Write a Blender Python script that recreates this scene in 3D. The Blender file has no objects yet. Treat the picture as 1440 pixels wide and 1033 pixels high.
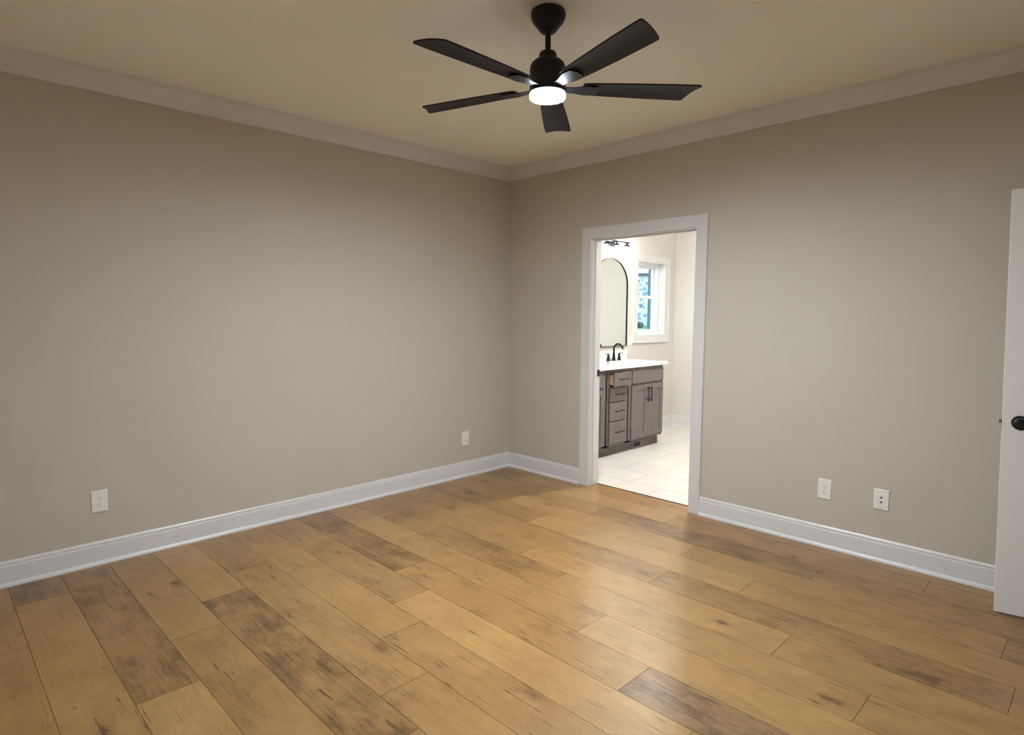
import bpy, bmesh, math, random
from mathutils import Vector, Matrix
random.seed(7)
PI = math.pi
C = bpy.context.scene.collection
S = bpy.context.scene

# ---------------------------------------------------------------- camera
CAM = Vector((4.0553, -3.9730, 1.4355)); YAW, PITCH, ROLL, FPX = 0.7912, 0.0883, 0.0044, 856.31
sy, cy, sp, cp = math.sin(YAW), math.cos(YAW), math.sin(PITCH), math.cos(PITCH)
fw = Vector((-sy*cp, cy*cp, -sp)); rt = Vector((cy, sy, 0)); up = rt.cross(fw)
cr, sr = math.cos(ROLL), math.sin(ROLL)
rt, up = rt*cr + up*sr, up*cr - rt*sr
cd = bpy.data.cameras.new('camera'); cam = bpy.data.objects.new('camera', cd); C.objects.link(cam)
cam.matrix_world = Matrix(((rt.x, up.x, -fw.x, CAM.x), (rt.y, up.y, -fw.y, CAM.y), (rt.z, up.z, -fw.z, CAM.z), (0, 0, 0, 1)))
cd.sensor_width = 36; cd.lens = 36*FPX/1440; cd.clip_start = .02; cd.clip_end = 300
S.camera = cam
# ---------------------------------------------------------------- exposure, sky, lights
S.view_settings.view_transform = 'Standard'; S.view_settings.look = 'None'
S.view_settings.gamma = 1; S.view_settings.use_curve_mapping = False
S.view_settings.exposure = 2.0
SKY = 6.0          # dull daylight outside
LAMP = 375.0        # glow of the fan's lens
BULB = 34.0        # vanity bulbs
BATHCEIL = 270.0   # recessed bathroom ceiling lamps
W = bpy.data.worlds.new('overcast_sky'); S.world = W; W.use_nodes = True
wn = W.node_tree; wn.nodes.clear()
wo = wn.nodes.new('ShaderNodeOutputWorld'); wb = wn.nodes.new('ShaderNodeBackground'); st = wn.nodes.new('ShaderNodeTexSky')
st.sky_type = 'HOSEK_WILKIE'; st.turbidity = 4.0; st.ground_albedo = .35
st.sun_direction = Vector((.5, .5, .6)).normalized()
wb.inputs[1].default_value = SKY
wn.links.new(st.outputs[0], wb.inputs[0]); wn.links.new(wb.outputs[0], wo.inputs[0])
S.cycles.max_bounces = 12; S.cycles.diffuse_bounces = 8; S.cycles.transparent_max_bounces = 16
S.cycles.sample_clamp_indirect = 6.0

# ---------------------------------------------------------------- materials
def new_mat(name):
    m = bpy.data.materials.new(name); m.use_nodes = True
    nt = m.node_tree; b = nt.nodes['Principled BSDF']
    return m, nt, b
def simple(name, col, rough=.5, metal=0, spec=.5, noise=0, nscale=200, bump=0, bscale=300):
    m, nt, b = new_mat(name)
    b.inputs['Roughness'].default_value = rough; b.inputs['Metallic'].default_value = metal
    b.inputs['Specular IOR Level'].default_value = spec
    tc = nt.nodes.new('ShaderNodeTexCoord')
    n = nt.nodes.new('ShaderNodeTexNoise'); n.inputs['Scale'].default_value = nscale; n.inputs['Detail'].default_value = 3
    nt.links.new(tc.outputs['Object'], n.inputs['Vector'])
    r = nt.nodes.new('ShaderNodeValToRGB')
    r.color_ramp.elements[0].position = .3; r.color_ramp.elements[1].position = .7
    r.color_ramp.elements[0].color = [c*(1-noise) for c in col]+[1]; r.color_ramp.elements[1].color = [min(1, c*(1+noise)) for c in col]+[1]
    nt.links.new(n.outputs['Fac'], r.inputs['Fac']); nt.links.new(r.outputs['Color'], b.inputs['Base Color'])
    if bump:
        n2 = nt.nodes.new('ShaderNodeTexNoise'); n2.inputs['Scale'].default_value = bscale; n2.inputs['Detail'].default_value = 2
        nt.links.new(tc.outputs['Object'], n2.inputs['Vector'])
        bp = nt.nodes.new('ShaderNodeBump'); bp.inputs['Strength'].default_value = bump; bp.inputs['Distance'].default_value = .002
        nt.links.new(n2.outputs['Fac'], bp.inputs['Height']); nt.links.new(bp.outputs['Normal'], b.inputs['Normal'])
    return m
def emit(name, col, s):
    m, nt, b = new_mat(name)
    b.inputs['Base Color'].default_value = (.8, .8, .8, 1)
    b.inputs['Emission Color'].default_value = (*col, 1); b.inputs['Emission Strength'].default_value = s
    return m
def glassy(name, tint=(1, 1, 1), ior=1.45):
    m = bpy.data.materials.new(name); m.use_nodes = True; nt = m.node_tree; nt.nodes.clear()
    o = nt.nodes.new('ShaderNodeOutputMaterial'); mx = nt.nodes.new('ShaderNodeMixShader')
    t = nt.nodes.new('ShaderNodeBsdfTransparent'); t.inputs[0].default_value = (*tint, 1)
    g = nt.nodes.new('ShaderNodeBsdfGlossy'); g.inputs['Roughness'].default_value = .02
    f = nt.nodes.new('ShaderNodeFresnel'); f.inputs[0].default_value = ior
    ge = nt.nodes.new('ShaderNodeNewGeometry'); k1 = nt.nodes.new('ShaderNodeMath'); k1.operation = 'SUBTRACT'; k1.inputs[0].default_value = 1
    k2 = nt.nodes.new('ShaderNodeMath'); k2.operation = 'MULTIPLY'
    nt.links.new(ge.outputs['Backfacing'], k1.inputs[1]); nt.links.new(k1.outputs[0], k2.inputs[0]); nt.links.new(f.outputs[0], k2.inputs[1])
    nt.links.new(k2.outputs[0], mx.inputs[0]); nt.links.new(t.outputs[0], mx.inputs[1]); nt.links.new(g.outputs[0], mx.inputs[2])
    nt.links.new(mx.outputs[0], o.inputs[0]); return m

M = {}
M['wall'] = simple('greige_wall_paint', (.54, .499, .425), .75, spec=.25, noise=.012, nscale=3, bump=.12, bscale=450)
M['ceil'] = simple('ceiling_paint', (.87, .865, .79), .85, spec=.2, noise=.01, nscale=3, bump=.15, bscale=350)
M['trim'] = simple('white_trim_paint', (.68, .675, .68), .33, spec=.5, noise=.008, nscale=20)
M['door'] = simple('white_door_paint', (.80, .79, .77), .4, noise=.01, nscale=20, bump=.04, bscale=500)
M['plate'] = simple('white_plastic', (.82, .81, .78), .3, noise=.005)
M['slot'] = simple('dark_slot', (.02, .02, .02), .6)
M['screw'] = simple('painted_screw', (.6, .6, .58), .35, metal=.2)
M['black'] = simple('matte_black_metal', (.005, .005, .008), .45, metal=.0, spec=.35, noise=.1)
M['blade'] = simple('black_fan_blade', (.010, .0095, .013), .55, spec=.3, noise=.15, nscale=30)
M['brass'] = simple('aged_latch_metal', (.35, .27, .18), .4, metal=1)
M['bathwall'] = simple('cream_bath_paint', (.66, .64, .60), .8, spec=.2, noise=.01, nscale=3, bump=.1, bscale=450)
M['cab'] = simple('grey_stained_wood', (.165, .140, .132), .5, noise=.10, nscale=25)
M['cabdark'] = simple('grey_toe_board', (.13, .112, .10), .6, noise=.12, nscale=25)
M['rawwood'] = simple('raw_maple_drawer_side', (.62, .42, .26), .6, noise=.08, nscale=40)
M['counter'] = simple('white_marble_top', (.88, .88, .87), .15, noise=.02, nscale=6)
M['china'] = simple('white_china', (.85, .85, .85), .1)
M['vent'] = simple('tan_vent_metal', (.26, .21, .165), .5, metal=.2, noise=.05)
M['vinyl'] = simple('white_vinyl', (.85, .86, .88), .35)
M['glass'] = glassy('window_glass', (.96, .98, 1))
M['shade'] = glassy('clear_shade_glass', (.97, .97, .97), 1.3)
m, nt, b = new_mat('mirror_silver'); b.inputs['Metallic'].default_value = 1; b.inputs['Roughness'].default_value = .01
b.inputs['Base Color'].default_value = (.82, .87, .86, 1); M['mirror'] = m
M['lens'] = emit('lit_fan_lens', (.87, .94, 1.0), LAMP)
M['rim'] = emit('glowing_lens_rim', (.86, .93, 1.0), LAMP/30)
M['bulb'] = emit('lit_bulb', (1, .97, .93), BULB)
M['can'] = emit('lit_recessed_lens', (1, .97, .94), BATHCEIL)
M['grass'] = simple('lawn_grass', (.16, .30, .10), .9, noise=.3, nscale=4)
M['roof'] = simple('asphalt_shingle', (.10, .105, .11), .9, noise=.3, nscale=20)
M['fascia'] = simple('dark_green_paint', (.10, .13, .13), .6, noise=.1)
M['leaf'] = simple('shrub_leaf', (.05, .08, .05), .8, noise=.3, nscale=30)

# pale stone veneer of the neighbouring house
m, nt, b = new_mat('pale_stone_veneer'); b.inputs['Roughness'].default_value = .9
tc = nt.nodes.new('ShaderNodeTexCoord'); v = nt.nodes.new('ShaderNodeTexVoronoi'); v.inputs['Scale'].default_value = 8
r = nt.nodes.new('ShaderNodeValToRGB'); r.color_ramp.elements[0].color = (.20, .24, .28, 1); r.color_ramp.elements[1].color = (.80, .82, .84, 1)
r.color_ramp.elements[0].position = .05; r.color_ramp.elements[1].position = .6
sv = nt.nodes.new('ShaderNodeSeparateColor')
nt.links.new(tc.outputs['Object'], v.inputs['Vector']); nt.links.new(v.outputs['Color'], sv.inputs[0])
nt.links.new(sv.outputs[0], r.inputs[0]); nt.links.new(r.outputs[0], b.inputs['Base Color']); M['stone'] = m

# bathroom porcelain tile
m, nt, b = new_mat('porcelain_tile'); b.inputs['Roughness'].default_value = .35
tc = nt.nodes.new('ShaderNodeTexCoord'); mp = nt.nodes.new('ShaderNodeMapping'); br = nt.nodes.new('ShaderNodeTexBrick')
mp.inputs['Location'].default_value = (.10, -.115+.06, 0)
br.offset = .5; br.inputs['Scale'].default_value = 1; br.inputs['Brick Width'].default_value = .61; br.inputs['Row Height'].default_value = .305
br.inputs['Mortar Size'].default_value = .0035; br.inputs['Mortar Smooth'].default_value = .1
br.inputs['Color1'].default_value = (.78, .75, .70, 1); br.inputs['Color2'].default_value = (.74, .71, .66, 1); br.inputs['Mortar'].default_value = (.42, .40, .37, 1)
nn = nt.nodes.new('ShaderNodeTexNoise'); nn.inputs['Scale'].default_value = 3; nn.inputs['Detail'].default_value = 5
mxx = nt.nodes.new('ShaderNodeMix'); mxx.data_type = 'RGBA'; mxx.blend_type = 'MULTIPLY'; mxx.inputs[0].default_value = .25
nt.links.new(tc.outputs['Object'], mp.inputs[0]); nt.links.new(mp.outputs[0], br.inputs['Vector'])
nt.links.new(tc.outputs['Object'], nn.inputs['Vector'])
nt.links.new(br.outputs['Color'], mxx.inputs[6]); nt.links.new(nn.outputs['Color'], mxx.inputs[7]); nt.links.new(mxx.outputs[2], b.inputs['Base Color'])
M['tile'] = m

# wide plank wood floor: tone of each board comes from its own attribute
m, nt, b = new_mat('maple_plank_floor')
N = nt.nodes.new; L = nt.links.new
at = N('ShaderNodeAttribute'); at.attribute_name = 'board'
sc = N('ShaderNodeSeparateColor'); L(at.outputs['Color'], sc.inputs[0])
tc = N('ShaderNodeTexCoord')
off = N('ShaderNodeCombineXYZ'); mu = N('ShaderNodeMath'); mu.operation = 'MULTIPLY'; mu.inputs[1].default_value = 37
L(sc.outputs[2], mu.inputs[0]); L(mu.outputs[0], off.inputs[2]); L(mu.outputs[0], off.inputs[0])
ad = N('ShaderNodeVectorMath'); ad.operation = 'ADD'; L(tc.outputs['Object'], ad.inputs[0]); L(off.outputs[0], ad.inputs[1])
def stretched(sx, sy_, scale, detail, dist=0, rough=.55):
    mp = N('ShaderNodeMapping'); mp.inputs['Scale'].default_value = (sx, sy_, 1); L(ad.outputs[0], mp.inputs[0])
    n = N('ShaderNodeTexNoise'); n.inputs['Scale'].default_value = scale; n.inputs['Detail'].default_value = detail
    n.inputs['Distortion'].default_value = dist; n.inputs['Roughness'].default_value = rough
    L(mp.outputs[0], n.inputs['Vector']); return n
blot = stretched(1.4, 2.6, 2.6, 10, .25, .64)
mott = stretched(1.4, 2.0, 9, 6, .3, .62)
grain = stretched(1.0, 14, 5, 6, .3, .65)
fine = stretched(2.5, 16, 40, 3, 0, .6)
def math_(op, a, b_):
    n = N('ShaderNodeMath'); n.operation = op
    for i, x in enumerate((a, b_)):
        if isinstance(x, (int, float)): n.inputs[i].default_value = x
        else: L(x, n.inputs[i])
    return n.outputs[0]
t = math_('ADD', sc.outputs[0], math_('MULTIPLY', math_('SUBTRACT', blot.outputs['Fac'], .5), .58))
t = math_('ADD', t, math_('MULTIPLY', math_('SUBTRACT', grain.outputs['Fac'], .5), .36))
t = math_('ADD', t, math_('MULTIPLY', math_('SUBTRACT', fine.outputs['Fac'], .5), .36))
t = math_('ADD', t, math_('MULTIPLY', math_('SUBTRACT', mott.outputs['Fac'], .5), .26))
# knots
mpk = N('ShaderNodeMapping'); mpk.inputs['Scale'].default_value = (2.0, 4.2, 1); L(ad.outputs[0], mpk.inputs[0])
dn = N('ShaderNodeTexNoise'); dn.inputs['Scale'].default_value = 9; L(mpk.outputs[0], dn.inputs['Vector'])
dv = N('ShaderNodeVectorMath'); dv.operation = 'SCALE'; dv.inputs['Scale'].default_value = .16; L(dn.outputs['Color'], dv.inputs[0])
da = N('ShaderNodeVectorMath'); da.operation = 'ADD'; L(mpk.outputs[0], da.inputs[0]); L(dv.outputs[0], da.inputs[1])
vo = N('ShaderNodeTexVoronoi'); vo.inputs['Scale'].default_value = 1.0; L(da.outputs[0], vo.inputs['Vector'])
kr = N('ShaderNodeMapRange'); kr.inputs['From Min'].default_value = .02; kr.inputs['From Max'].default_value = .22
kr.inputs['To Min'].default_value = 1; kr.inputs['To Max'].default_value = 0; L(vo.outputs['Distance'], kr.inputs['Value'])
vs = N('ShaderNodeSeparateColor'); L(vo.outputs['Color'], vs.inputs[0])
knot = math_('MULTIPLY', math_('POWER', kr.outputs[0], 2.0), math_('GREATER_THAN', vs.outputs[0], .30))
t = math_('SUBTRACT', t, math_('MULTIPLY', knot, .30))
core = N('ShaderNodeMapRange'); core.inputs['From Min'].default_value = .012; core.inputs['From Max'].default_value = .065
core.inputs['To Min'].default_value = 1; core.inputs['To Max'].default_value = 0; L(vo.outputs['Distance'], core.inputs['Value'])
t = math_('SUBTRACT', t, math_('MULTIPLY', math_('MULTIPLY', core.outputs[0], math_('GREATER_THAN', vs.outputs[0], .30)), .8))
# thin dark mineral streaks
stk = stretched(2.2, 26, 2.6, 4, .4, .6)
sk = N('ShaderNodeMapRange'); sk.inputs['From Min'].default_value = .61; sk.inputs['From Max'].default_value = .74; L(stk.outputs['Fac'], sk.inputs['Value'])
t = math_('SUBTRACT', t, math_('MULTIPLY', sk.outputs[0], .35))
cr_ = N('ShaderNodeValToRGB'); e = cr_.color_ramp.elements
e[0].position = -.0; e[0].color = (.12, .060, .022, 1); e[1].position = 1.0; e[1].color = (.66, .44, .185, 1)
for p_, c_ in ((.15, (.28, .150, .050)), (.4, (.385, .222, .077)), (.6, (.465, .285, .102)), (.8, (.54, .352, .136))):
    q = e.new(p_); q.color = (*c_, 1)
L(t, cr_.inputs[0])
gm = N('ShaderNodeMix'); gm.data_type = 'RGBA'; gm.blend_type = 'MIX'
hs = N('ShaderNodeHueSaturation'); hs.inputs['Saturation'].default_value = .65; L(cr_.outputs[0], hs.inputs['Color'])
L(math_('MULTIPLY', sc.outputs[1], .6), gm.inputs[0]); L(cr_.outputs[0], gm.inputs[6]); L(hs.outputs[0], gm.inputs[7])
L(gm.outputs[2], b.inputs['Base Color'])
rr = N('ShaderNodeMapRange'); rr.inputs['To Min'].default_value = .24; rr.inputs['To Max'].default_value = .38; L(grain.outputs['Fac'], rr.inputs['Value'])
L(rr.outputs[0], b.inputs['Roughness']); b.inputs['Specular IOR Level'].default_value = .6
bp = N('ShaderNodeBump'); bp.inputs['Strength'].default_value = .12; bp.inputs['Distance'].default_value = .002
L(fine.outputs['Fac'], bp.inputs['Height']); L(bp.outputs['Normal'], b.inputs['Normal'])
M['floor'] = m

# ---------------------------------------------------------------- helpers
def box(bm, x0, x1, y0, y1, z0, z1, bev=0):
    v = [bm.verts.new((x, y, z)) for z in (z0, z1) for y in (y0, y1) for x in (x0, x1)]
    fs = [bm.faces.new([v[i] for i in q]) for q in ((0, 2, 3, 1), (4, 5, 7, 6), (0, 1, 5, 4), (2, 6, 7, 3), (0, 4, 6, 2), (1, 3, 7, 5))]
    if bev:
        es = list({e for f in fs for e in f.edges})
        bmesh.ops.bevel(bm, geom=es, offset=bev, segments=2, profile=.6, affect='EDGES')
def lathe(bm, prof, seg=40, axis='z', c=(0, 0, 0)):
    rings = []
    c = Vector(c)
    def P(r, h, a):
        if axis == 'z': return c+Vector((r*math.cos(a), r*math.sin(a), h))
        if axis == 'y': return c+Vector((r*math.cos(a), h, r*math.sin(a)))
        return c+Vector((h, r*math.cos(a), r*math.sin(a)))
    for r, h in prof:
        if r < 1e-6: rings.append([bm.verts.new(P(0, h, 0))])
        else: rings.append([bm.verts.new(P(r, h, 2*PI*i/seg)) for i in range(seg)])
    for A, B in zip(rings, rings[1:]):
        for i in range(seg):
            j = (i+1) % seg
            if len(A) == 1 and len(B) == 1: continue
            if len(A) == 1: bm.faces.new((A[0], B[i], B[j]))
            elif len(B) == 1: bm.faces.new((A[i], A[j], B[0]))
            else: bm.faces.new((A[i], A[j], B[j], B[i]))
def tube(bm, pts, rad, seg=12, cap=True):
    pts = [Vector(p) for p in pts]; rings = []
    if isinstance(rad, (int, float)): rad = [rad]*len(pts)
    ref = Vector((0, 0, 1))
    for i, p in enumerate(pts):
        d = (pts[min(i+1, len(pts)-1)]-pts[max(i-1, 0)]).normalized()
        if i == 0:
            ref = Vector((0, 0, 1)) if abs(d.z) < .9 else Vector((1, 0, 0))
            u = d.cross(ref).normalized()
        else: u = (u - d*u.dot(d)).normalized()
        w = d.cross(u)
        rings.append([bm.verts.new(p+(u*math.cos(2*PI*k/seg)+w*math.sin(2*PI*k/seg))*rad[i]) for k in range(seg)])
    for A, B in zip(rings, rings[1:]):
        for k in range(seg): bm.faces.new((A[k], A[(k+1) % seg], B[(k+1) % seg], B[k]))
    if cap: bm.faces.new(rings[0][::-1]); bm.faces.new(rings[-1])
def prism(bm, outline, h0, h1, fn=None):
    """outline in 2D, extruded between h0 and h1; fn maps (a, b, h) to a point"""
    fn = fn or (lambda a, b_, h: (a, b_, h))
    A = [bm.verts.new(fn(a, b_, h0)) for a, b_ in outline]; B = [bm.verts.new(fn(a, b_, h1)) for a, b_ in outline]
    n = len(outline); bm.faces.new(A[::-1]); bm.faces.new(B)
    for i in range(n): bm.faces.new((A[i], A[(i+1) % n], B[(i+1) % n], B[i]))
def molding(bm, prof, p0, p1, nrm, m0=0, m1=0):
    """profile (distance from the wall, height) swept from p0 to p1 along a wall; m0/m1: mitre at the ends"""
    p0, p1, n = Vector((*p0, 0)), Vector((*p1, 0)), Vector((*nrm, 0)); t_ = (p1-p0).normalized()
    A = [bm.verts.new(p0+n*d+t_*d*m0+Vector((0, 0, z))) for d, z in prof]
    B = [bm.verts.new(p1+n*d-t_*d*m1+Vector((0, 0, z))) for d, z in prof]
    k = len(prof); bm.faces.new(A[::-1]); bm.faces.new(B)
    for i in range(k): bm.faces.new((A[i], A[(i+1) % k], B[(i+1) % k], B[i]))
def obj(name, bm, mat, parent=None, smooth=False, angle=35, bevel=0):
    bmesh.ops.recalc_face_normals(bm, faces=bm.faces)
    me = bpy.data.meshes.new(name); bm.to_mesh(me); bm.free()
    me.materials.append(mat)
    if smooth:
        me.shade_smooth()
        me.set_sharp_from_angle(angle=math.radians(angle))
    o = bpy.data.objects.new(name, me); C.objects.link(o)
    if parent: o.parent = parent
    if bevel:
        md = o.modifiers.new('bevel', 'BEVEL'); md.width = bevel; md.segments = 2; md.limit_method = 'ANGLE'; md.angle_limit = math.radians(40)
    return o
def BM(): return bmesh.new()
def boxobj(name, dims, mat, parent=None, bevel=0):
    bm = BM(); box(bm, *dims); return obj(name, bm, mat, parent, bevel=bevel)
def thing(name, label, cat, loc=(0, 0, 0), rotz=0, group=None):
    o = bpy.data.objects.new(name, None); C.objects.link(o); o.empty_display_size = .1
    o.location = loc; o.rotation_euler = (0, 0, rotz); o['label'] = label; o['category'] = cat
    if group: o['group'] = group
    return o
def tag(o, label, cat, group=None):
    o['label'] = label; o['category'] = cat
    if group: o['group'] = group
    return o
def struct(o, label=None, cat=None):
    o['kind'] = 'structure'
    if label: o['label'] = label
    if cat: o['category'] = cat
    return o
def copy_tree(o, parent=None):
    c = o.copy(); C.objects.link(c)
    if parent: c.parent = parent
    for ch in list(o.children): copy_tree(ch, c)
    return c

# ---------------------------------------------------------------- room sizes
RX, RY, H = 4.50, -4.30, 2.74          # bedroom: x 0..RX, y RY..0
BX0, BX1, BY0, BY1 = -.071, 2.50, .115, 3.02    # bathroom beyond the doorway
DX0, DX1, DH = .957, 1.872, 2.035      # doorway opening
TH = .018                               # jamb board

# ---- planks
W0, PW, PL = -3.688, .2232, 1.508
joint = {0: .325, 1: .078, 2: 1.192, 3: .903, 4: .659, 5: .309, 6: .07, 7: 1.262, 8: .876, 9: .439, 10: .061, 11: .821, 12: 1.21, 13: .749, 14: 1.412, 15: .372, 16: .95}
tone = {(0, 0): .22, (0, 1): .60, (0, 2): .5, (1, 0): .3, (1, 1): .33, (1, 2): .68, (2, 0): .50, (2, 1): .46, (2, 2): .5, (3, 0): .66, (3, 1): .24, (3, 2): .45,
        (4, 0): .40, (4, 1): .50, (4, 2): .52, (5, 0): .5, (5, 1): .60, (5, 2): .50, (6, 0): .5, (6, 1): .46, (6, 2): .72, (6, 3): .5, (7, 0): .20, (7, 1): .50, (7, 2): .20,
        (8, 0): .62, (8, 1): .50, (8, 2): .68, (9, 0): .5, (9, 1): .32, (9, 2): .58, (9, 3): .5, (10, 0): .5, (10, 1): .46, (10, 2): .66, (10, 3): .5, (11, 0): .48, (11, 1): .42,
        (11, 2): .34, (11, 3): .48, (12, 0): .38, (12, 1): .72, (12, 2): .50, (13, 0): .52, (13, 1): .62, (13, 2): .52, (13, 3): .34, (14, 0): .52, (14, 1): .20, (14, 2): .34,
        (15, 0): .25, (15, 1): .64, (15, 2): .48, (15, 3): .44, (16, 0): .45, (16, 1): .5, (16, 2): .45}
grey = {(7, 2): .75, (14, 1): .45, (3, 1): .3, (9, 1): -.0, (0, 0): .3, (5, 2): .35, (7, 0): .3}
bm = BM(); lay = bm.loops.layers.color.new('board')
def plank(x0, x1, y0, y1, tn, g, rnd):
    x0, x1, y0, y1 = max(x0, -.02), min(x1, RX+.1), max(y0, RY), min(y1, .112)
    if x1-x0 < .01 or y1-y0 < .004: return
    e_ = .0009
    lo = [bm.verts.new((x, y, -.003)) for x, y in ((x0, y0), (x1, y0), (x1, y1), (x0, y1))]
    hi = [bm.verts.new((x, y, 0)) for x, y in ((x0+e_, y0+e_), (x1-e_, y0+e_), (x1-e_, y1-e_), (x0+e_, y1-e_))]
    fs = [bm.faces.new(hi)]+[bm.faces.new((lo[i], lo[(i+1) % 4], hi[(i+1) % 4], hi[i])) for i in range(4)]
    for k, f in enumerate(fs):
        for l_ in f.loops: l_[lay] = (.50+(tn-.5)*.56 if k == 0 else tn*.4, g, rnd, 1)
for r_ in range(-3, 18):
    j = joint.get(r_, random.random()*PL)
    for k in range(0, 4):
        x0 = j+(k-1)*PL
        tn = tone.get((r_, k), random.uniform(.3, .7)); g = grey.get((r_, k), random.choice((0, 0, .15, .3)))
        plank(x0, x0+PL, W0+r_*PW, W0+(r_+1)*PW, tn, g, random.random())
fl = obj('floor', bm, M['floor']); struct(fl, 'wide plank maple floor of the bedroom', 'floor')

boxobj('trim_subfloor', (-.2, RX+1.4, RY-.15, BY1+.2, -.12, -.004), M['slot'])['kind'] = 'structure'
f2 = boxobj('floor_bath', (BX0-.02, BX1+.02, .118, BY1+.02, -.003, .002), M['tile']); struct(f2, 'pale tiled floor of the bathroom', 'floor')

# ---- walls
bm = BM(); box(bm, -.071-.16, 0, RY-.12, .0, -.004, H); struct(obj('wall_left', bm, M['wall']))
bm = BM(); box(bm, 0, DX0-TH, 0, BY0, -.004, H); box(bm, DX1+TH, RX+.12, 0, BY0, -.004, H); box(bm, DX0-TH, DX1+TH, 0, BY0, DH+TH, H)
wb_ = obj('wall_back', bm, M['wall']); struct(wb_)
HY0, HY1 = -1.045, -.215   # doorway in the right wall
bm = BM(); box(bm, RX, RX+.12, RY-.12, HY0-TH, -.004, H); box(bm, RX, RX+.12, HY1+TH, 0, -.004, H); box(bm, RX, RX+.12, HY0-TH, HY1+TH, 2.06+TH, H)
struct(obj('wall_right', bm, M['wall']))
struct(boxobj('wall_front', (0, RX, RY-.12, RY, -.004, H), M['wall']))
struct(boxobj('ceiling', (-.25, RX+1.4, RY-.12, BY1+.2, H, H+.1), M['ceil']))
# hall beyond the right doorway
bm = BM(); box(bm, RX+1.3, RX+1.4, -2.2, .115, -.004, H); box(bm, RX+.12, RX+1.3, -2.3, -2.2, -.004, H); box(bm, RX+.12, RX+1.3, 0, .115, -.004, H)
struct(obj('wall_hall', bm, M['wall']))
struct(boxobj('floor_hall', (RX+.1, RX+1.3, -2.2, 0, -.004, -.0005), M['floor']))
# bathroom walls (left one has the window)
WA, WB, WC, WD = 2.185, 2.785, 1.176, 2.06
XO = BX0-.16
bm = BM(); box(bm, XO, BX0, .0, WA, -.004, H); box(bm, XO, BX0, WB, BY1+.12, -.004, H); box(bm, XO, BX0, WA, WB, -.004, WC); box(bm, XO, BX0, WA, WB, WD, H)
struct(obj('wall_bath_left', bm, M['bathwall']))
struct(boxobj('wall_bath_back', (BX0, BX1+.12, BY1, BY1+.12, -.004, H), M['bathwall']))
struct(boxobj('wall_bath_right', (BX1, BX1+.12, BY0, BY1, -.004, H), M['bathwall']))
bm = BM(); box(bm, BX0, DX0-TH, BY0, BY0+.006, .002, H); box(bm, DX1+TH, BX1, BY0, BY0+.006, .002, H); box(bm, DX0-TH, DX1+TH, BY0, BY0+.006, DH+TH, H)
struct(obj('wall_bath_front', bm, M['bathwall']))

# ---- baseboards with cap groove and shoe moulding
base_prof = [(0, 0), (.030, 0), (.030, .006), (.0285, .012), (.024, .018), (.017, .021), (.0155, .022), (.0155, .104), (.0150, .108), (.0120, .1115), (.0075, .1135), (.0065, .1150), (.0065, .1165), (.0110, .1175), (.0105, .1205), (.0085, .1255), (.006, .1295), (.003, .133), (0, .133)]
CS = .0
CW = .089
def baseboard(name, segs):
    bm = BM()
    for s_ in segs: molding(bm, base_prof, *s_)
    struct(obj(name, bm, M['trim'], smooth=True, angle=28))
baseboard('baseboard_left', [((0, RY), (0, 0), (1, 0), 1, 1)])
baseboard('baseboard_back', [((0, 0), (DX0-CW-.004, 0), (0, -1), 1, 0), ((DX1+CW+.004, 0), (RX, 0), (0, -1), 0, 1)])
baseboard('baseboard_right', [((RX, 0), (RX, HY1+CW), (-1, 0), 1, 0), ((RX, HY0-CW), (RX, RY), (-1, 0), 0, 1)])
baseboard('baseboard_front', [((RX, RY), (0, RY), (0, 1), 1, 1)])
bath_prof = [(a, z+.002) for a, z in base_prof]
bm = BM(); molding(bm, bath_prof, (BX0, 1.945), (BX0, BY1), (1, 0), 0, 1); molding(bm, bath_prof, (BX0, BY1), (BX1, BY1), (0, -1), 1, 1); molding(bm, bath_prof, (BX1, BY1), (BX1, BY0), (-1, 0), 1, 0)
struct(obj('baseboard_bath', bm, M['trim'], smooth=True, angle=28))
# ---- crown moulding
ZC = 2.631
crown = [(0, H), (0, ZC), (.010, ZC), (.012, ZC+.010), (.016, ZC+.016), (.018, ZC+.026), (.026, ZC+.040), (.038, ZC+.055), (.052, ZC+.068), (.062, ZC+.076), (.066, ZC+.082), (.068, ZC+.092), (.078, ZC+.096), (.080, ZC+.101), (.080, H)]
for n_, (a, b_, nn_) in enumerate([((0, RY), (0, 0), (1, 0)), ((0, 0), (RX, 0), (0, -1)), ((RX, 0), (RX, RY), (-1, 0)), ((RX, RY), (0, RY), (0, 1))], 1):
    bm = BM(); molding(bm, crown, a, b_, nn_, 1, 1); struct(obj('trim_%d' % n_, bm, M['trim'], smooth=True, angle=28))

# ---- door casings (flat board with eased back band), jambs, stops
def casing(name, fn, a0, a1, ztop, cw=CW, t_=.017):
    """fn(a, d, z): a along the wall, d out from the wall"""
    prof = [(0, 0), (0, .010), (.004, .013), (.060, .014), (.072, .0165), (cw-.003, t_), (cw, t_-.003), (cw, 0)]   # (outward from opening, depth)
    bm = BM(); rv = .005
    def pt(k, o, d):
        if k == 0: return fn(a0-rv-o, d, .0005)
        if k == 1: return fn(a0-rv-o, d, ztop+rv+o)
        if k == 2: return fn(a1+rv+o, d, ztop+rv+o)
        return fn(a1+rv+o, d, .0005)
    rings = [[bm.verts.new(pt(k, o, d)) for o, d in prof] for k in range(4)]
    n = len(prof)
    for A, B in zip(rings, rings[1:]):
        for i in range(n): bm.faces.new((A[i], A[(i+1) % n], B[(i+1) % n], B[i]))
    bm.faces.new(rings[0]); bm.faces.new(rings[-1][::-1])
    return struct(obj(name, bm, M['trim'], smooth=True, angle=20))
casing('trim_5', lambda a, d, z: (a, -d, z), DX0, DX1, DH)
casing('trim_6', lambda a, d, z: (a, BY0+.006+d, z+.002), DX0, DX1, DH)
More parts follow.
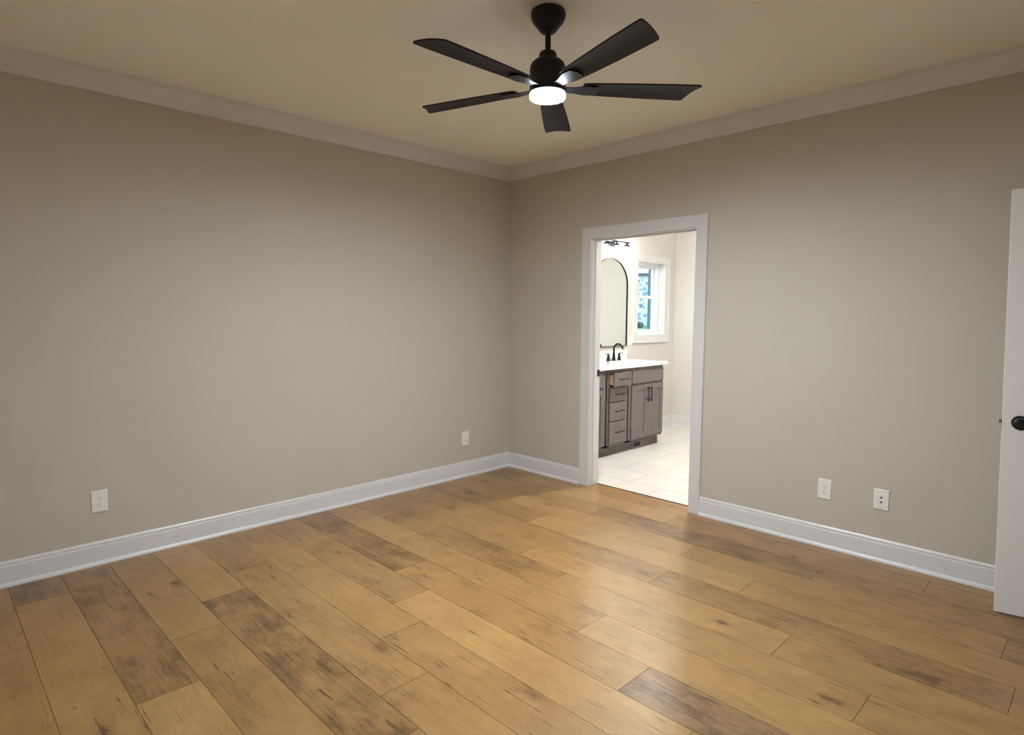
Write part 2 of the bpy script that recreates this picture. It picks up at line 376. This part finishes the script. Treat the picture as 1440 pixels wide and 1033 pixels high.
casing('trim_7', lambda a, d, z: (RX-d, a, z), HY0, HY1, 2.06)
bm = BM()
box(bm, DX0-TH, DX0, 0, BY0+.006, .0005, DH); box(bm, DX1, DX1+TH, 0, BY0+.006, .0005, DH); box(bm, DX0-TH, DX1+TH, 0, BY0+.006, DH, DH+TH)
box(bm, DX0, DX0+.011, .038, .074, .0005, DH-.011, .002); box(bm, DX1-.011, DX1, .038, .074, .0005, DH-.011, .002); box(bm, DX0, DX1, .038, .074, DH-.011, DH, .002)
jb = struct(obj('trim_8', bm, M['trim']))
bm = BM(); box(bm, RX, RX+.12, HY0-TH, HY0, .0005, 2.06); box(bm, RX, RX+.12, HY1, HY1+TH, .0005, 2.06); box(bm, RX, RX+.12, HY0-TH, HY1+TH, 2.06, 2.06+TH)
struct(obj('trim_9', bm, M['trim']))
# black strike plate on the left jamb
bm = BM(); box(bm, DX0+.0005, DX0+.0025, .088, .121, .915, .972, .0008)
tag(obj('strike_plate', bm, M['black']), 'small black strike plate on the left jamb of the bathroom doorway', 'strike plate')
# thin black strip along the line between planks and tile
bm = BM(); box(bm, DX0+.0005, DX1-.0005, .1085, .119, -.002, .0035, .001)
struct(obj('trim_10', bm, M['black']))

# ---- white door at the right, swung open
DT = .035; DW = .80
hinge_dir = math.radians(7.2)
d1 = thing('door_1', 'white bedroom door standing open at the right edge, black round knob', 'door', (3.682, -.316, .012))
d1.rotation_euler = (0, -math.radians(1.4), hinge_dir); d1['kind'] = 'structure'
bm = BM()      # local x along the width, y thickness (front face at y=0, back at +DT)
HD = 2.003
def panel_face(y, s):
    xs = [0, .12, DW-.12, DW]; zs = [0, .24, .95, 1.11, HD-.13, HD]
    for i in range(3):
        for k in range(5):
            x0, x1, z0, z1 = xs[i], xs[i+1], zs[k], zs[k+1]
            if i == 1 and k in (1, 3):
                a = [bm.verts.new(p) for p in ((x0, y, z0), (x1, y, z0), (x1, y, z1), (x0, y, z1))]
                q = .012; b2 = [bm.verts.new(p) for p in ((x0+q, y+s*.009, z0+q), (x1-q, y+s*.009, z0+q), (x1-q, y+s*.009, z1-q), (x0+q, y+s*.009, z1-q))]
                for w_ in range(4): bm.faces.new((a[w_], a[(w_+1) % 4], b2[(w_+1) % 4], b2[w_]))
                bm.faces.new(b2)
            else: bm.faces.new([bm.verts.new(p) for p in ((x0, y, z0), (x1, y, z0), (x1, y, z1), (x0, y, z1))])
panel_face(0, 1); panel_face(DT, -1)
for q in (((0, 0), (0, DT)), ((DW, 0), (DW, DT))):
    for z0, z1 in zip([0, .24, .95, 1.11, HD-.13], [.24, .95, 1.11, HD-.13, HD]):
        bm.faces.new([bm.verts.new(p) for p in ((*q[0], z0), (*q[1], z0), (*q[1], z1), (*q[0], z1))])
for z in (0, HD):
    for x0, x1 in ((0, .12), (.12, DW-.12), (DW-.12, DW)):
        bm.faces.new([bm.verts.new(p) for p in ((x0, 0, z), (x1, 0, z), (x1, DT, z), (x0, DT, z))])
bmesh.ops.remove_doubles(bm, verts=bm.verts, dist=1e-5)
obj('door_slab', bm, M['door'], d1, bevel=.002)
KZ = .925
for s_, y0 in ((-1, 0), (1, DT)):
    bm = BM(); lathe(bm, [(0, y0+s_*.0005), (.033, y0+s_*.0005), (.033, y0+s_*.005), (.029, y0+s_*.009), (.012, y0+s_*.011), (.011, y0+s_*.030), (.018, y0+s_*.034), (.026, y0+s_*.042), (.0285, y0+s_*.050), (.027, y0+s_*.058), (.020, y0+s_*.064), (0, y0+s_*.066)], 32, 'y', (.066, 0, KZ))
    obj('door_knob', bm, M['black'], d1, smooth=True)
bm = BM(); box(bm, -.0015, 0, DT/2-.012, DT/2+.012, KZ-.028, KZ+.028)
prism(bm, [(-.012, DT/2-.008), (-.0015, DT/2-.008), (-.0015, DT/2+.008), (-.009, DT/2+.008)], KZ-.008, KZ+.008)
obj('latch', bm, M['brass'], d1)
for z in (.2, 1.0, 1.8):
    bm = BM(); lathe(bm, [(0, z-.045), (.007, z-.045), (.007, z+.045), (0, z+.045)], 12, 'z', (DW+.004, DT+.003, 0)); obj('hinge', bm, M['black'], d1, smooth=True)

# ---- outlets and jack plate
def plate_mesh(w, h, t_=.006):
    bm = BM(); a = [(-w/2, -h/2), (w/2, -h/2), (w/2, h/2), (-w/2, h/2)]; q = .004
    A = [bm.verts.new((x, 0, z)) for x, z in a]; B = [bm.verts.new((x, -t_*.45, z)) for x, z in a]
    D = [bm.verts.new((x-math.copysign(q, x), -t_, z-math.copysign(q, z))) for x, z in a]
    for P, Q in ((A, B), (B, D)):
        for i in range(4): bm.faces.new((P[i], P[(i+1) % 4], Q[(i+1) % 4], Q[i]))
    bm.faces.new(D); bm.faces.new(A[::-1]); return bm
def disc(bm, x, z, r, y0, y1, seg=20, fz=1): lathe(bm, [(0, y0), (r, y0), (r, y1), (0, y1)], seg, 'y', (x, 0, z))
def outlet(name_label, loc, rotz, w=.080, h=.125, group=None):
    t_ = thing('wall_outlet', name_label, 'outlet', loc, rotz, group)
    obj('cover_plate', plate_mesh(w, h), M['plate'], t_, bevel=.0006)
    for s_ in (1, -1):
        bm = BM(); zc = s_*.0195
        pts = []
        for k in range(24):
            a = 2*PI*k/24; x, z = .017*math.cos(a), .017*math.sin(a); pts.append((x, max(-.0135, min(.0135, z))+zc))
        prism(bm, pts, -.0056, -.0078, lambda a_, b_, h_: (a_, h_, b_))
        rc = obj('receptacle', bm, M['plate'], t_)
        bm = BM()
        for sx, hh in ((-.0064, .0085), (.0064, .0070)): box(bm, sx-.0012, sx+.0012, -.0081, -.0070, zc+.003-hh/2, zc+.003+hh/2)
        disc(bm, 0, zc-.0075, .0027, -.0081, -.0070, 12)
        obj('slots', bm, M['slot'], rc)
    bm = BM(); disc(bm, 0, 0, .0032, -.0056, -.0070, 14); obj('screw', bm, M['screw'], t_, smooth=True)
    return t_
R90 = PI/2
outlet('white duplex outlet low on the long left wall, nearer the camera', (.0005, -3.262, .362), R90)
outlet('white duplex outlet on the left wall close to the room corner', (.0005, -.542, .338), R90, .080, .125)
outlet('white duplex outlet on the wall right of the bathroom doorway', (2.795, -.0005, .363), 0)
jk = thing('jack_plate', 'white wall plate with two dark jacks, right of the duplex outlet', 'wall plate', (3.105, -.0005, .365))
obj('cover_plate', plate_mesh(.080, .122), M['plate'], jk, bevel=.0006)
for z in (.013, -.014):
    bm = BM(); box(bm, -.0085, .0085, -.0066, -.0056, z-.0085, z+.0085); j_ = obj('jack_bezel', bm, M['plate'], jk)
    bm = BM(); box(bm, -.0058, .0058, -.0070, -.0062, z-.0045, z+.0040); box(bm, -.0025, .0025, -.0070, -.0062, z+.0040, z+.0065); obj('jack', bm, M['slot'], j_)
for z in (.048, -.048):
    bm = BM(); disc(bm, 0, z, .003, -.0056, -.0068, 14); obj('screw', bm, M['screw'], jk, smooth=True)

# ---------------------------------------------------------------- ceiling fan
FX, FY = 2.199, -1.927
fan = thing('ceiling_fan', 'black five-blade ceiling fan with a glowing round light, hanging on a short rod', 'ceiling fan', (FX, FY, H))
bm = BM(); lathe(bm, [(0, 0), (.066, 0), (.074, -.008), (.076, -.020), (.074, -.034), (.066, -.048), (.034, -.088), (.028, -.093), (.013, -.095), (0, -.095)], 48); obj('canopy', bm, M['black'], fan, smooth=True)
bm = BM(); lathe(bm, [(0, -.085), (.0125, -.085), (.0125, -.19), (0, -.19)], 24); obj('downrod', bm, M['black'], fan, smooth=True)
bm = BM(); lathe(bm, [(0, -.168), (.020, -.168), (.034, -.174), (.039, -.184), (.040, -.207), (0, -.207)], 40); obj('coupling_cover', bm, M['black'], fan, smooth=True)
bm = BM(); lathe(bm, [(0, -.203), (.042, -.205), (.058, -.210), (.070, -.220), (.077, -.234), (.078, -.250), (.078, -.325), (.080, -.328), (.080, -.345), (.074, -.348), (0, -.348)], 56); obj('motor_housing', bm, M['black'], fan, smooth=True)
bm = BM(); lathe(bm, [(.074, -.347), (.0775, -.349), (.0775, -.365), (.0755, -.368), (.0735, -.367), (.0735, -.347)], 56); obj('light_rim', bm, M['rim'], fan, smooth=True)
bm = BM(); lathe(bm, [(0, -.350), (.0732, -.350), (.0732, -.3665), (.060, -.3705), (.035, -.373), (0, -.374)], 56); obj('light_lens', bm, M['lens'], fan, smooth=True)
def blade(ang):
    bm = BM()
    # outline: x outwards, y across
    xs = [.155, .20, .30, .42, .54, .64, .664, .670]
    wl = [-.046, -.050, -.056, -.061, -.065, -.067, -.066, -.060]   # trailing side
    wr = [.046, .050, .056, .061, .065, .067, .066, .060]
    top, bot = [], []
    tilt = -math.radians(7)
    def P(x, y, dz):
        cz = 0.0; return (x, y*math.cos(tilt), y*math.sin(tilt)+dz-.322)
    NY = 6; grid = {}
    for i, x in enumerate(xs):
        for j_ in range(NY+1):
            f = j_/NY; y = wl[i]+(wr[i]-wl[i])*f; camber = .006*(1-(2*f-1)**2)
            x2 = x-(x-.155)/.507*.045*f; grid[i, j_, 0] = bm.verts.new(P(x2, y, camber+.0035)); grid[i, j_, 1] = bm.verts.new(P(x2, y, camber-.0035))
    n = len(xs)
    for i in range(n-1):
        for j_ in range(NY):
            bm.faces.new([grid[i, j_, 0], grid[i+1, j_, 0], grid[i+1, j_+1, 0], grid[i, j_+1, 0]])
            bm.faces.new([grid[i, j_, 1], grid[i, j_+1, 1], grid[i+1, j_+1, 1], grid[i+1, j_, 1]])
        for j_ in (0, NY): bm.faces.new([grid[i, j_, 0], grid[i+1, j_, 0], grid[i+1, j_, 1], grid[i, j_, 1]])
    for i in (0, n-1):
        for j_ in range(NY): bm.faces.new([grid[i, j_, 0], grid[i, j_+1, 0], grid[i, j_+1, 1], grid[i, j_, 1]])
    o = obj('blade', bm, M['blade'], fan, smooth=True); o.rotation_euler = (0, 0, math.radians(ang))
    bm = BM()
    prism(bm, [(.070, -.022), (.12, -.026), (.165, -.040), (.215, -.036), (.225, 0), (.215, .036), (.165, .040), (.12, .026), (.070, .022)], -.0045, -.009, lambda a_, b_, h_: P(a_, b_, h_))
    k_ = obj('blade_arm', bm, M['black'], o, bevel=.001)
for a in (50, -14.5, -90, -162, 127): blade(a)

# ---------------------------------------------------------------- vanity cabinet
VF = .470       # front plane of doors and drawers
VC = .451       # carcass / face frame
VY0, VY1 = .135, 1.94
van = thing('vanity_cabinet', 'grey-stained shaker vanity cabinet standing on pale tile in the bathroom', 'vanity', (0, 0, .002))
bm = BM()
T = .018
box(bm, BX0+.001, VC, VY1-T, VY1, .10, .883); box(bm, BX0+.001, VC, VY0, VY0+T, .10, .883); box(bm, BX0+.001, VC, VY0, VY1, .10, .118)
box(bm, BX0+.001, BX0+.008, VY0, VY1, .10, .883); box(bm, BX0+.001, VC, .895, .913, .10, .883); box(bm, BX0+.001, VC, 1.27, 1.288, .10, .883)
# face frame
for y0, y1 in ((VY0, VY0+.035), (.84, .955), (1.228, 1.34), (VY1-.03, VY1)): box(bm, VC-.019, VC, y0, y1, .10, .883)
box(bm, VC-.0185, VC-.0005, VY0, VY1, .845, .883); box(bm, VC-.0185, VC-.0005, VY0, VY1, .10, .135)
for y0, y1, zz in ((VY0, .86, (.70,)), (1.32, VY1, (.70,)), (.935, 1.245, (.69, .545, .345))):
    for z in zz: box(bm, VC-.0185, VC-.0005, y0, y1, z-.018, z+.018)
obj('cabinet_body', bm, M['cab'], van)
bm = BM(); box(bm, .382, .400, VY0, VY1-.002, 0, .10); box(bm, BX0+.001, .382, VY1-.02, VY1-.002, 0, .10); obj('toe_kick', bm, M['cabdark'], van)
def shaker(y0, y1, z0, z1, rail=.055, xf=VF, th=.019):
    bm = BM(); q = .008
    box(bm, xf-th, xf, y0, y0+rail, z0, z1); box(bm, xf-th, xf, y1-rail, y1, z0, z1)
    box(bm, xf-th, xf-.0003, y0+rail, y1-rail, z0, z0+rail); box(bm, xf-th, xf-.0003, y0+rail, y1-rail, z1-rail, z1)
    box(bm, xf-th+.002, xf-q, y0+rail, y1-rail, z0+rail, z1-rail); return bm
def pull_h(par, yc, z, L_, xf=VF):
    bm = BM(); tube(bm, [(xf+.028, yc-L_/2, z), (xf+.028, yc+L_/2, z)], .0055)
    for s_ in (-1, 1): tube(bm, [(xf+.0002, yc+s_*(L_/2-.02), z), (xf+.028, yc+s_*(L_/2-.02), z)], .0045)
    return obj('handle', bm, M['black'], par, smooth=True)
def pull_v(par, y, zc, L_):
    bm = BM(); tube(bm, [(VF+.028, y, zc-L_/2), (VF+.028, y, zc+L_/2)], .0055)
    for s_ in (-1, 1): tube(bm, [(VF+.0002, y, zc+s_*(L_/2-.02)), (VF+.028, y, zc+s_*(L_/2-.02))], .0045)
    return obj('handle', bm, M['black'], par, smooth=True)
for y0, y1, hy in ((1.330, 1.626, 1.600), (1.630, 1.926, 1.656), (.152, .498, .472), (.502, .850, .528)):
    o = obj('door', shaker(y0, y1, .128, .690), M['cab'], van, bevel=.0012); pull_v(o, hy, .585, .165)
for y0, y1 in ((1.330, 1.926), (.152, .850)):
    boxobj('false_drawer_front', (VF-.019, VF, y0, y1, .712, .850), M['cab'], van, bevel=.0015)
for k, (z0, z1) in enumerate(((.712, .850), (.560, .694), (.362, .548), (.135, .350))):
    dx = .052 if k == 0 else 0
    bm = BM(); box(bm, VF-.019+dx, VF+dx, .945, 1.238, z0, z1)
    o = obj('drawer', bm, M['cab'], van, bevel=.0015); pull_h(o, 1.092, (z0+z1)/2+.004, .150, VF+dx)
    bm = BM(); a, b_, c_, d_ = .10+dx, VF-.019+dx, .960, 1.223; zb, zt = z0+.018, z1-.022
    box(bm, a, b_-.0002, c_, c_+.013, zb, zt); box(bm, a, b_-.0002, d_-.013, d_, zb, zt); box(bm, a, a+.013, c_+.013, d_-.013, zb, zt); box(bm, a+.013, b_-.0004, c_+.013, d_-.013, zb, zb+.008)
    bx = obj('drawer_box', bm, M['rawwood'], o)
# toe-kick register
vt = thing('floor_register', 'tan metal heating register set in the vanity toe kick', 'vent', (.4005, 1.608, .0415))
bm = BM()
for a in ((-.155, -.143, -.034, .034), (.143, .155, -.034, .034), (-.143, .143, .024, .034), (-.143, .143, -.034, -.024), (-.008, .008, -.024, .024)): box(bm, 0, .006, *a)
obj('frame', bm, M['vent'], vt)
bm = BM(); box(bm, 0, .001, -.143, -.008, -.024, .024); obj('dark_opening', bm, M['slot'], vt)
bm = BM()
for i in range(16):
    y = .012+i*.0082; box(bm, .001, .004, y, y+.0042, -.024, .024)
box(bm, 0, .001, .008, .143, -.024, .024)
obj('louvers', bm, M['vent'], vt)

# ---- countertop with two oval undermount sinks
CT0, CT1 = .886, .917
top = thing('countertop', 'white stone vanity countertop with backsplash, bowls sunk into it', 'countertop', (0, 0, 0))
bm = BM()
X0, X1 = BX0+.001, .495
def slab_half(y0, y1, cx_, cy_, rx, ry):
    n = 48; inn, out = [], []
    for k in range(n):
        a = 2*PI*k/n; dx, dy = math.cos(a), math.sin(a); inn.append((cx_+rx*dx, cy_+ry*dy))
        t_ = min([((X1-cx_)/dx) if dx > 1e-9 else ((X0-cx_)/dx if dx < -1e-9 else 9e9), ((y1-cy_)/dy) if dy > 1e-9 else ((y0-cy_)/dy if dy < -1e-9 else 9e9)])
        out.append([cx_+dx*t_, cy_+dy*t_])
    for cxn, cyn in ((X0, y0), (X1, y0), (X1, y1), (X0, y1)):
        q = min(out, key=lambda p: (p[0]-cxn)**2+(p[1]-cyn)**2); q[0], q[1] = cxn, cyn
    V = [[bm.verts.new((x, y, z)) for x, y in s_] for s_ in (inn, out) for z in (CT1, CT0)]
    it, ib, ot, ob = V
    for k in range(n):
        j_ = (k+1) % n
        bm.faces.new((it[k], it[j_], ot[j_], ot[k])); bm.faces.new((ib[k], ob[k], ob[j_], ib[j_])); bm.faces.new((it[k], ib[k], ib[j_], it[j_]))
        if not (abs(out[k][1]-MID) < 1e-6 and abs(out[j_][1]-MID) < 1e-6): bm.faces.new((ot[k], ot[j_], ob[j_], ob[k]))
MID = 1.03
SX, SY1, SY2 = .235, 1.60, .50
slab_half(MID, 1.972, SX, SY1, .155, .215); slab_half(.123, MID, SX, SY2, .155, .215)
bmesh.ops.remove_doubles(bm, verts=bm.verts, dist=1e-4)
obj('slab', bm, M['counter'], top, bevel=.002)
boxobj('backsplash', (BX0+.001, BX0+.021, .123, 1.972, CT1+.0003, 1.018), M['counter'], top, bevel=.002)
for yy in (SY1, SY2):
    bm = BM(); prof = [(1.03, 0), (1.02, -.004), (.98, -.05), (.86, -.10), (.6, -.135), (.25, -.15), (.09, -.152)]
    rings = [[bm.verts.new((SX+.155*f*math.cos(2*PI*k/40), yy+.215*f*math.sin(2*PI*k/40), CT0-.0005+z)) for k in range(40)] for f, z in prof]
    for A, B in zip(rings, rings[1:]):
        for k in range(40): bm.faces.new((A[k], A[(k+1) % 40], B[(k+1) % 40], B[k]))
    bm.faces.new(rings[-1])
    o = obj('sink_bowl', bm, M['china'], top, smooth=True)
    md = o.modifiers.new('solid', 'SOLIDIFY'); md.thickness = .006; md.offset = 1
    bm = BM(); lathe(bm, [(0, .0), (.021, 0), (.019, .003), (0, .003)], 20, 'z', (SX, yy, CT0-.152)); obj('drain', bm, M['black'], o, smooth=True)

# ---- black widespread faucets
def faucet(loc, label):
    t_ = thing('faucet', label, 'faucet', loc, 0, None)
    bm = BM(); lathe(bm, [(0, 0), (.025, 0), (.025, .004), (.021, .010), (.016, .05), (.0125, .085), (.0115, .10), (0, .10)], 24)
    pts = [(0, 0, .095), (0, 0, .13)]+[(.058-.058*math.cos(a), 0, .13+.058*math.sin(a)) for a in [PI*k/14*.86 for k in range(15)]]
    a = PI*.86; e_ = Vector(pts[-1]); dd = Vector((math.sin(a), 0, math.cos(a))); pts.append(tuple(e_+dd*.022))
    tube(bm, pts, .0105, 14); obj('spout', bm, M['black'], t_, smooth=True)
    for s_ in (-1, 1):
        bm = BM(); lathe(bm, [(0, 0), (.025, 0), (.025, .004), (.021, .012), (.013, .055), (.010, .072), (.0095, .082), (0, .083)], 24, 'z', (0, s_*.102, 0))
        tube(bm, [(0, s_*.102, .077), (.004, s_*.125, .081), (.006, s_*.165, .083)], [.0055, .005, .0035], 10)
        obj('handle', bm, M['black'], t_, smooth=True)
    return t_
faucet((.030, 1.603, CT1+.0005), 'black gooseneck faucet with two lever handles on the white vanity countertop')

# ---- arched mirrors
def mirror(yc, label):
    t_ = thing('arched_mirror', label, 'mirror', (BX0+.001, yc, 0), 0)
    w, zb, zs, rv = .325, 1.067, 1.765, .295
    def outline(g):
        pts = [(-(w-g), zb+g), (w-g, zb+g)]
        pts += [((w-g)*math.cos(PI*k/36), zs+(rv-g)*math.sin(PI*k/36)) for k in range(37)]
        return pts
    bm = BM(); O, I = outline(0), outline(.006)
    f = lambda a, b_, h: (h, a, b_)
    V = [[bm.verts.new(f(a, b_, h)) for a, b_ in o_] for o_ in (O, I) for h in (0, .022)]
    n = len(O); o0, o1, i0, i1 = V
    for k in range(n):
        j_ = (k+1) % n
        bm.faces.new((o0[k], o0[j_], o1[j_], o1[k])); bm.faces.new((i0[k], i1[k], i1[j_], i0[j_])); bm.faces.new((o1[k], o1[j_], i1[j_], i1[k])); bm.faces.new((o0[k], i0[k], i0[j_], o0[j_]))
    obj('mirror_frame', bm, M['black'], t_)
    bm = BM(); prism(bm, outline(.007), .002, .012, f); obj('mirror_glass', bm, M['mirror'], t_)
mirror(1.640, 'arched mirror with a thin black frame above the vanity')

# ---- vanity lights
def vlight(yc, label):
    t_ = thing('vanity_light', label, 'light', (BX0+.001, yc, 2.235))
    boxobj('backplate', (0, .02, -.06, .06, -.055, .055), M['black'], t_, bevel=.003)
    bm = BM(); tube(bm, [(.02, 0, 0), (.085, 0, 0)], .009); tube(bm, [(.085, -.24, 0), (.085, .24, 0)], .009); obj('bar', bm, M['black'], t_, smooth=True)
    for k in (-1, 0, 1):
        y = k*.19
        bm = BM(); lathe(bm, [(0, .0), (.010, 0), (.012, -.020), (.030, -.030), (.036, -.045), (.034, -.048), (0, -.047)], 24, 'z', (.085, y, 0)); s_ = obj('socket_cap', bm, M['black'], t_, smooth=True)
        bm = BM(); lathe(bm, [(.032, -.046), (.045, -.060), (.050, -.10), (.052, -.165), (.050, -.165), (.048, -.10), (.043, -.062), (.030, -.048)], 28, 'z', (.085, y, 0)); obj('glass_shade', bm, M['shade'], t_, smooth=True)
        bm = BM(); lathe(bm, [(0, -.048), (.012, -.05), (.014, -.065), (.026, -.085), (.029, -.102), (.024, -.120), (.012, -.130), (0, -.132)], 20, 'z', (.085, y, 0)); obj('bulb', bm, M['bulb'], t_, smooth=True)
vlight(1.640, 'black three-bulb vanity light with clear glass shades above the arched mirror')
for (x, y) in ((1.30, 1.15),):
    t_ = thing('recessed_light', 'round white recessed lamp in the bathroom ceiling', 'light', (x, y, H))
    bm = BM(); lathe(bm, [(.075, -.0005), (.092, -.0005), (.090, -.006), (.075, -.008)], 40); obj('trim_ring', bm, M['trim'], t_, smooth=True)
    bm = BM(); lathe(bm, [(0, -.001), (.074, -.001), (.074, -.005), (0, -.005)], 40); obj('lens', bm, M['can'], t_)
# switch plate between mirror and window
sw = thing('switch_plate', 'white switch plate on the bathroom wall between mirror and window', 'switch', (BX0+.0005, 2.058, 1.122), R90)
obj('cover_plate', plate_mesh(.072, .120), M['plate'], sw)
bm = BM(); box(bm, -.017, .017, -.0085, -.0055, -.033, .033, .001); obj('rocker', bm, M['plate'], sw)

# ---- bathroom window
w1 = thing('window_1', 'white double-hung bathroom window with a deep reveal', 'window', (0, 0, 0)); w1['kind'] = 'structure'
bm = BM(); cw, t_ = .085, .018
pr = [(0, 0), (0, .012), (.006, .014), (cw-.010, .016), (cw-.006, t_+.004), (cw, t_+.004), (cw, 0)]
cor = [(WA, WC, -1, -1), (WB, WC, 1, -1), (WB, WD, 1, 1), (WA, WD, -1, 1)]
rings = [[bm.verts.new((BX0+d, a+sa*o_, b_+sb*o_)) for o_, d in pr] for a, b_, sa, sb in cor]
for i in range(4):
    A, B = rings[i], rings[(i+1) % 4]
    for k in range(len(pr)-1): bm.faces.new((A[k], A[k+1], B[k+1], B[k]))
obj('window_casing', bm, M['trim'], w1, smooth=True, angle=20)
bm = BM(); q = .006
box(bm, XO, BX0+.010, WA, WA+q, WC, WD); box(bm, XO, BX0+.010, WB-q, WB, WC, WD); box(bm, XO, BX0+.010, WA+q, WB-q, WC, WC+q); box(bm, XO, BX0+.010, WA+q, WB-q, WD-q, WD)
obj('reveal_liner', bm, M['trim'], w1)
a0, a1, b0, b1 = WA+q, WB-q, WC+q, WD-q
def frame(bm, x0, x1, y0, y1, z0, z1, s_, top_=None, bot_=None):
    top_ = top_ or s_; bot_ = bot_ or s_
    box(bm, x0, x1, y0, y0+s_, z0, z1); box(bm, x0, x1, y1-s_, y1, z0, z1); box(bm, x0, x1, y0+s_, y1-s_, z0, z0+bot_); box(bm, x0, x1, y0+s_, y1-s_, z1-top_, z1)
bm = BM(); frame(bm, XO-.01, XO+.075, a0, a1, b0, b1, .022); obj('window_frame', bm, M['vinyl'], w1)
a0 += .022; a1 -= .022; b0 += .022; b1 -= .022; mid = 1.645
bm = BM(); frame(bm, XO, XO+.030, a0, a1, mid-.018, b1, .038, .038, .036); u_ = obj('upper_sash', bm, M['vinyl'], w1)
boxobj('pane', (XO+.013, XO+.017, a0+.036, a1-.036, mid+.016, b1-.036), M['glass'], u_)
bm = BM(); frame(bm, XO+.034, XO+.064, a0, a1, b0, mid+.018, .038, .036, .045); l_ = obj('lower_sash', bm, M['vinyl'], w1)
boxobj('pane', (XO+.047, XO+.051, a0+.036, a1-.036, b0+.043, mid-.016), M['glass'], l_)
# ---------------------------------------------------------------- outdoors beyond the bathroom window
D = Vector((-4.235, 6.47, 0)); org = Vector((CAM.x, CAM.y, 0))
def at(t_, off=0):
    n = Vector((D.y, -D.x, 0)).normalized(); return org+D*t_+n*off
bm = BM()
gr = [(-25, -.4), (-14, .86), (-10, .80), (-4, .1), (-.4, -.15)]
A = [[bm.verts.new((x, y, z)) for y in (-12, 0, 10, 20, 34)] for x, z in [(-45, 1.6)]+[(-25, .95), (-13, .90), (-9, .62), (-4, .05), (-.6, -.2)]]
for P, Q in zip(A, A[1:]):
    for k in range(4): bm.faces.new((P[k], P[k+1], Q[k+1], Q[k]))
struct(obj('ground', bm, M['grass']), 'green lawn sloping up outside the bathroom window', 'ground')
cpt = at(4.0); ang = math.atan2(D.y, D.x)
hs_ = thing('neighbour_house', 'pale stone house seen through the bathroom window', 'house', (cpt.x, cpt.y, .75), ang+PI/2)
# local x runs across the view, local y away from the window (towards -local y = viewer)
bm = BM(); box(bm, -6, 5, -5, 0, 0, 2.55); obj('house_wall', bm, M['stone'], hs_)
bm = BM(); prism(bm, [(-5.4, 2.55), (.35, 2.55), (.35, 2.68), (-2.5, 2.72), (-5.4, 2.68)], -6.4, 5.4, lambda a_, b_, h_: (h_, a_, b_)); obj('roof', bm, M['roof'], hs_)
shp = at(3.7)
import random as _r
def shrub(loc, label, seed):
    _r.seed(seed); bm = BM(); bmesh.ops.create_icosphere(bm, subdivisions=3, radius=.20)
    for v_ in bm.verts: v_.co *= _r.uniform(.8, 1.15); v_.co.z = max(v_.co.z*.75, -.14)
    o = tag(obj('shrub', bm, M['leaf']), label, 'shrub'); o.location = loc
shrub((shp.x-.15, shp.y-.1, .93), 'dark rounded shrub at the foot of the pale stone house', 3)
bm = BM(); box(bm, -.028, .028, -.028, .028, 0, 3.2, .003); box(bm, -.05, .05, -.05, .05, 0, .12, .004)
o = tag(obj('porch_post', bm, M['fascia']), 'slim grey-green post standing on the lawn outside the bathroom window', 'post'); o.location = (-1.66, 4.94, -.14)
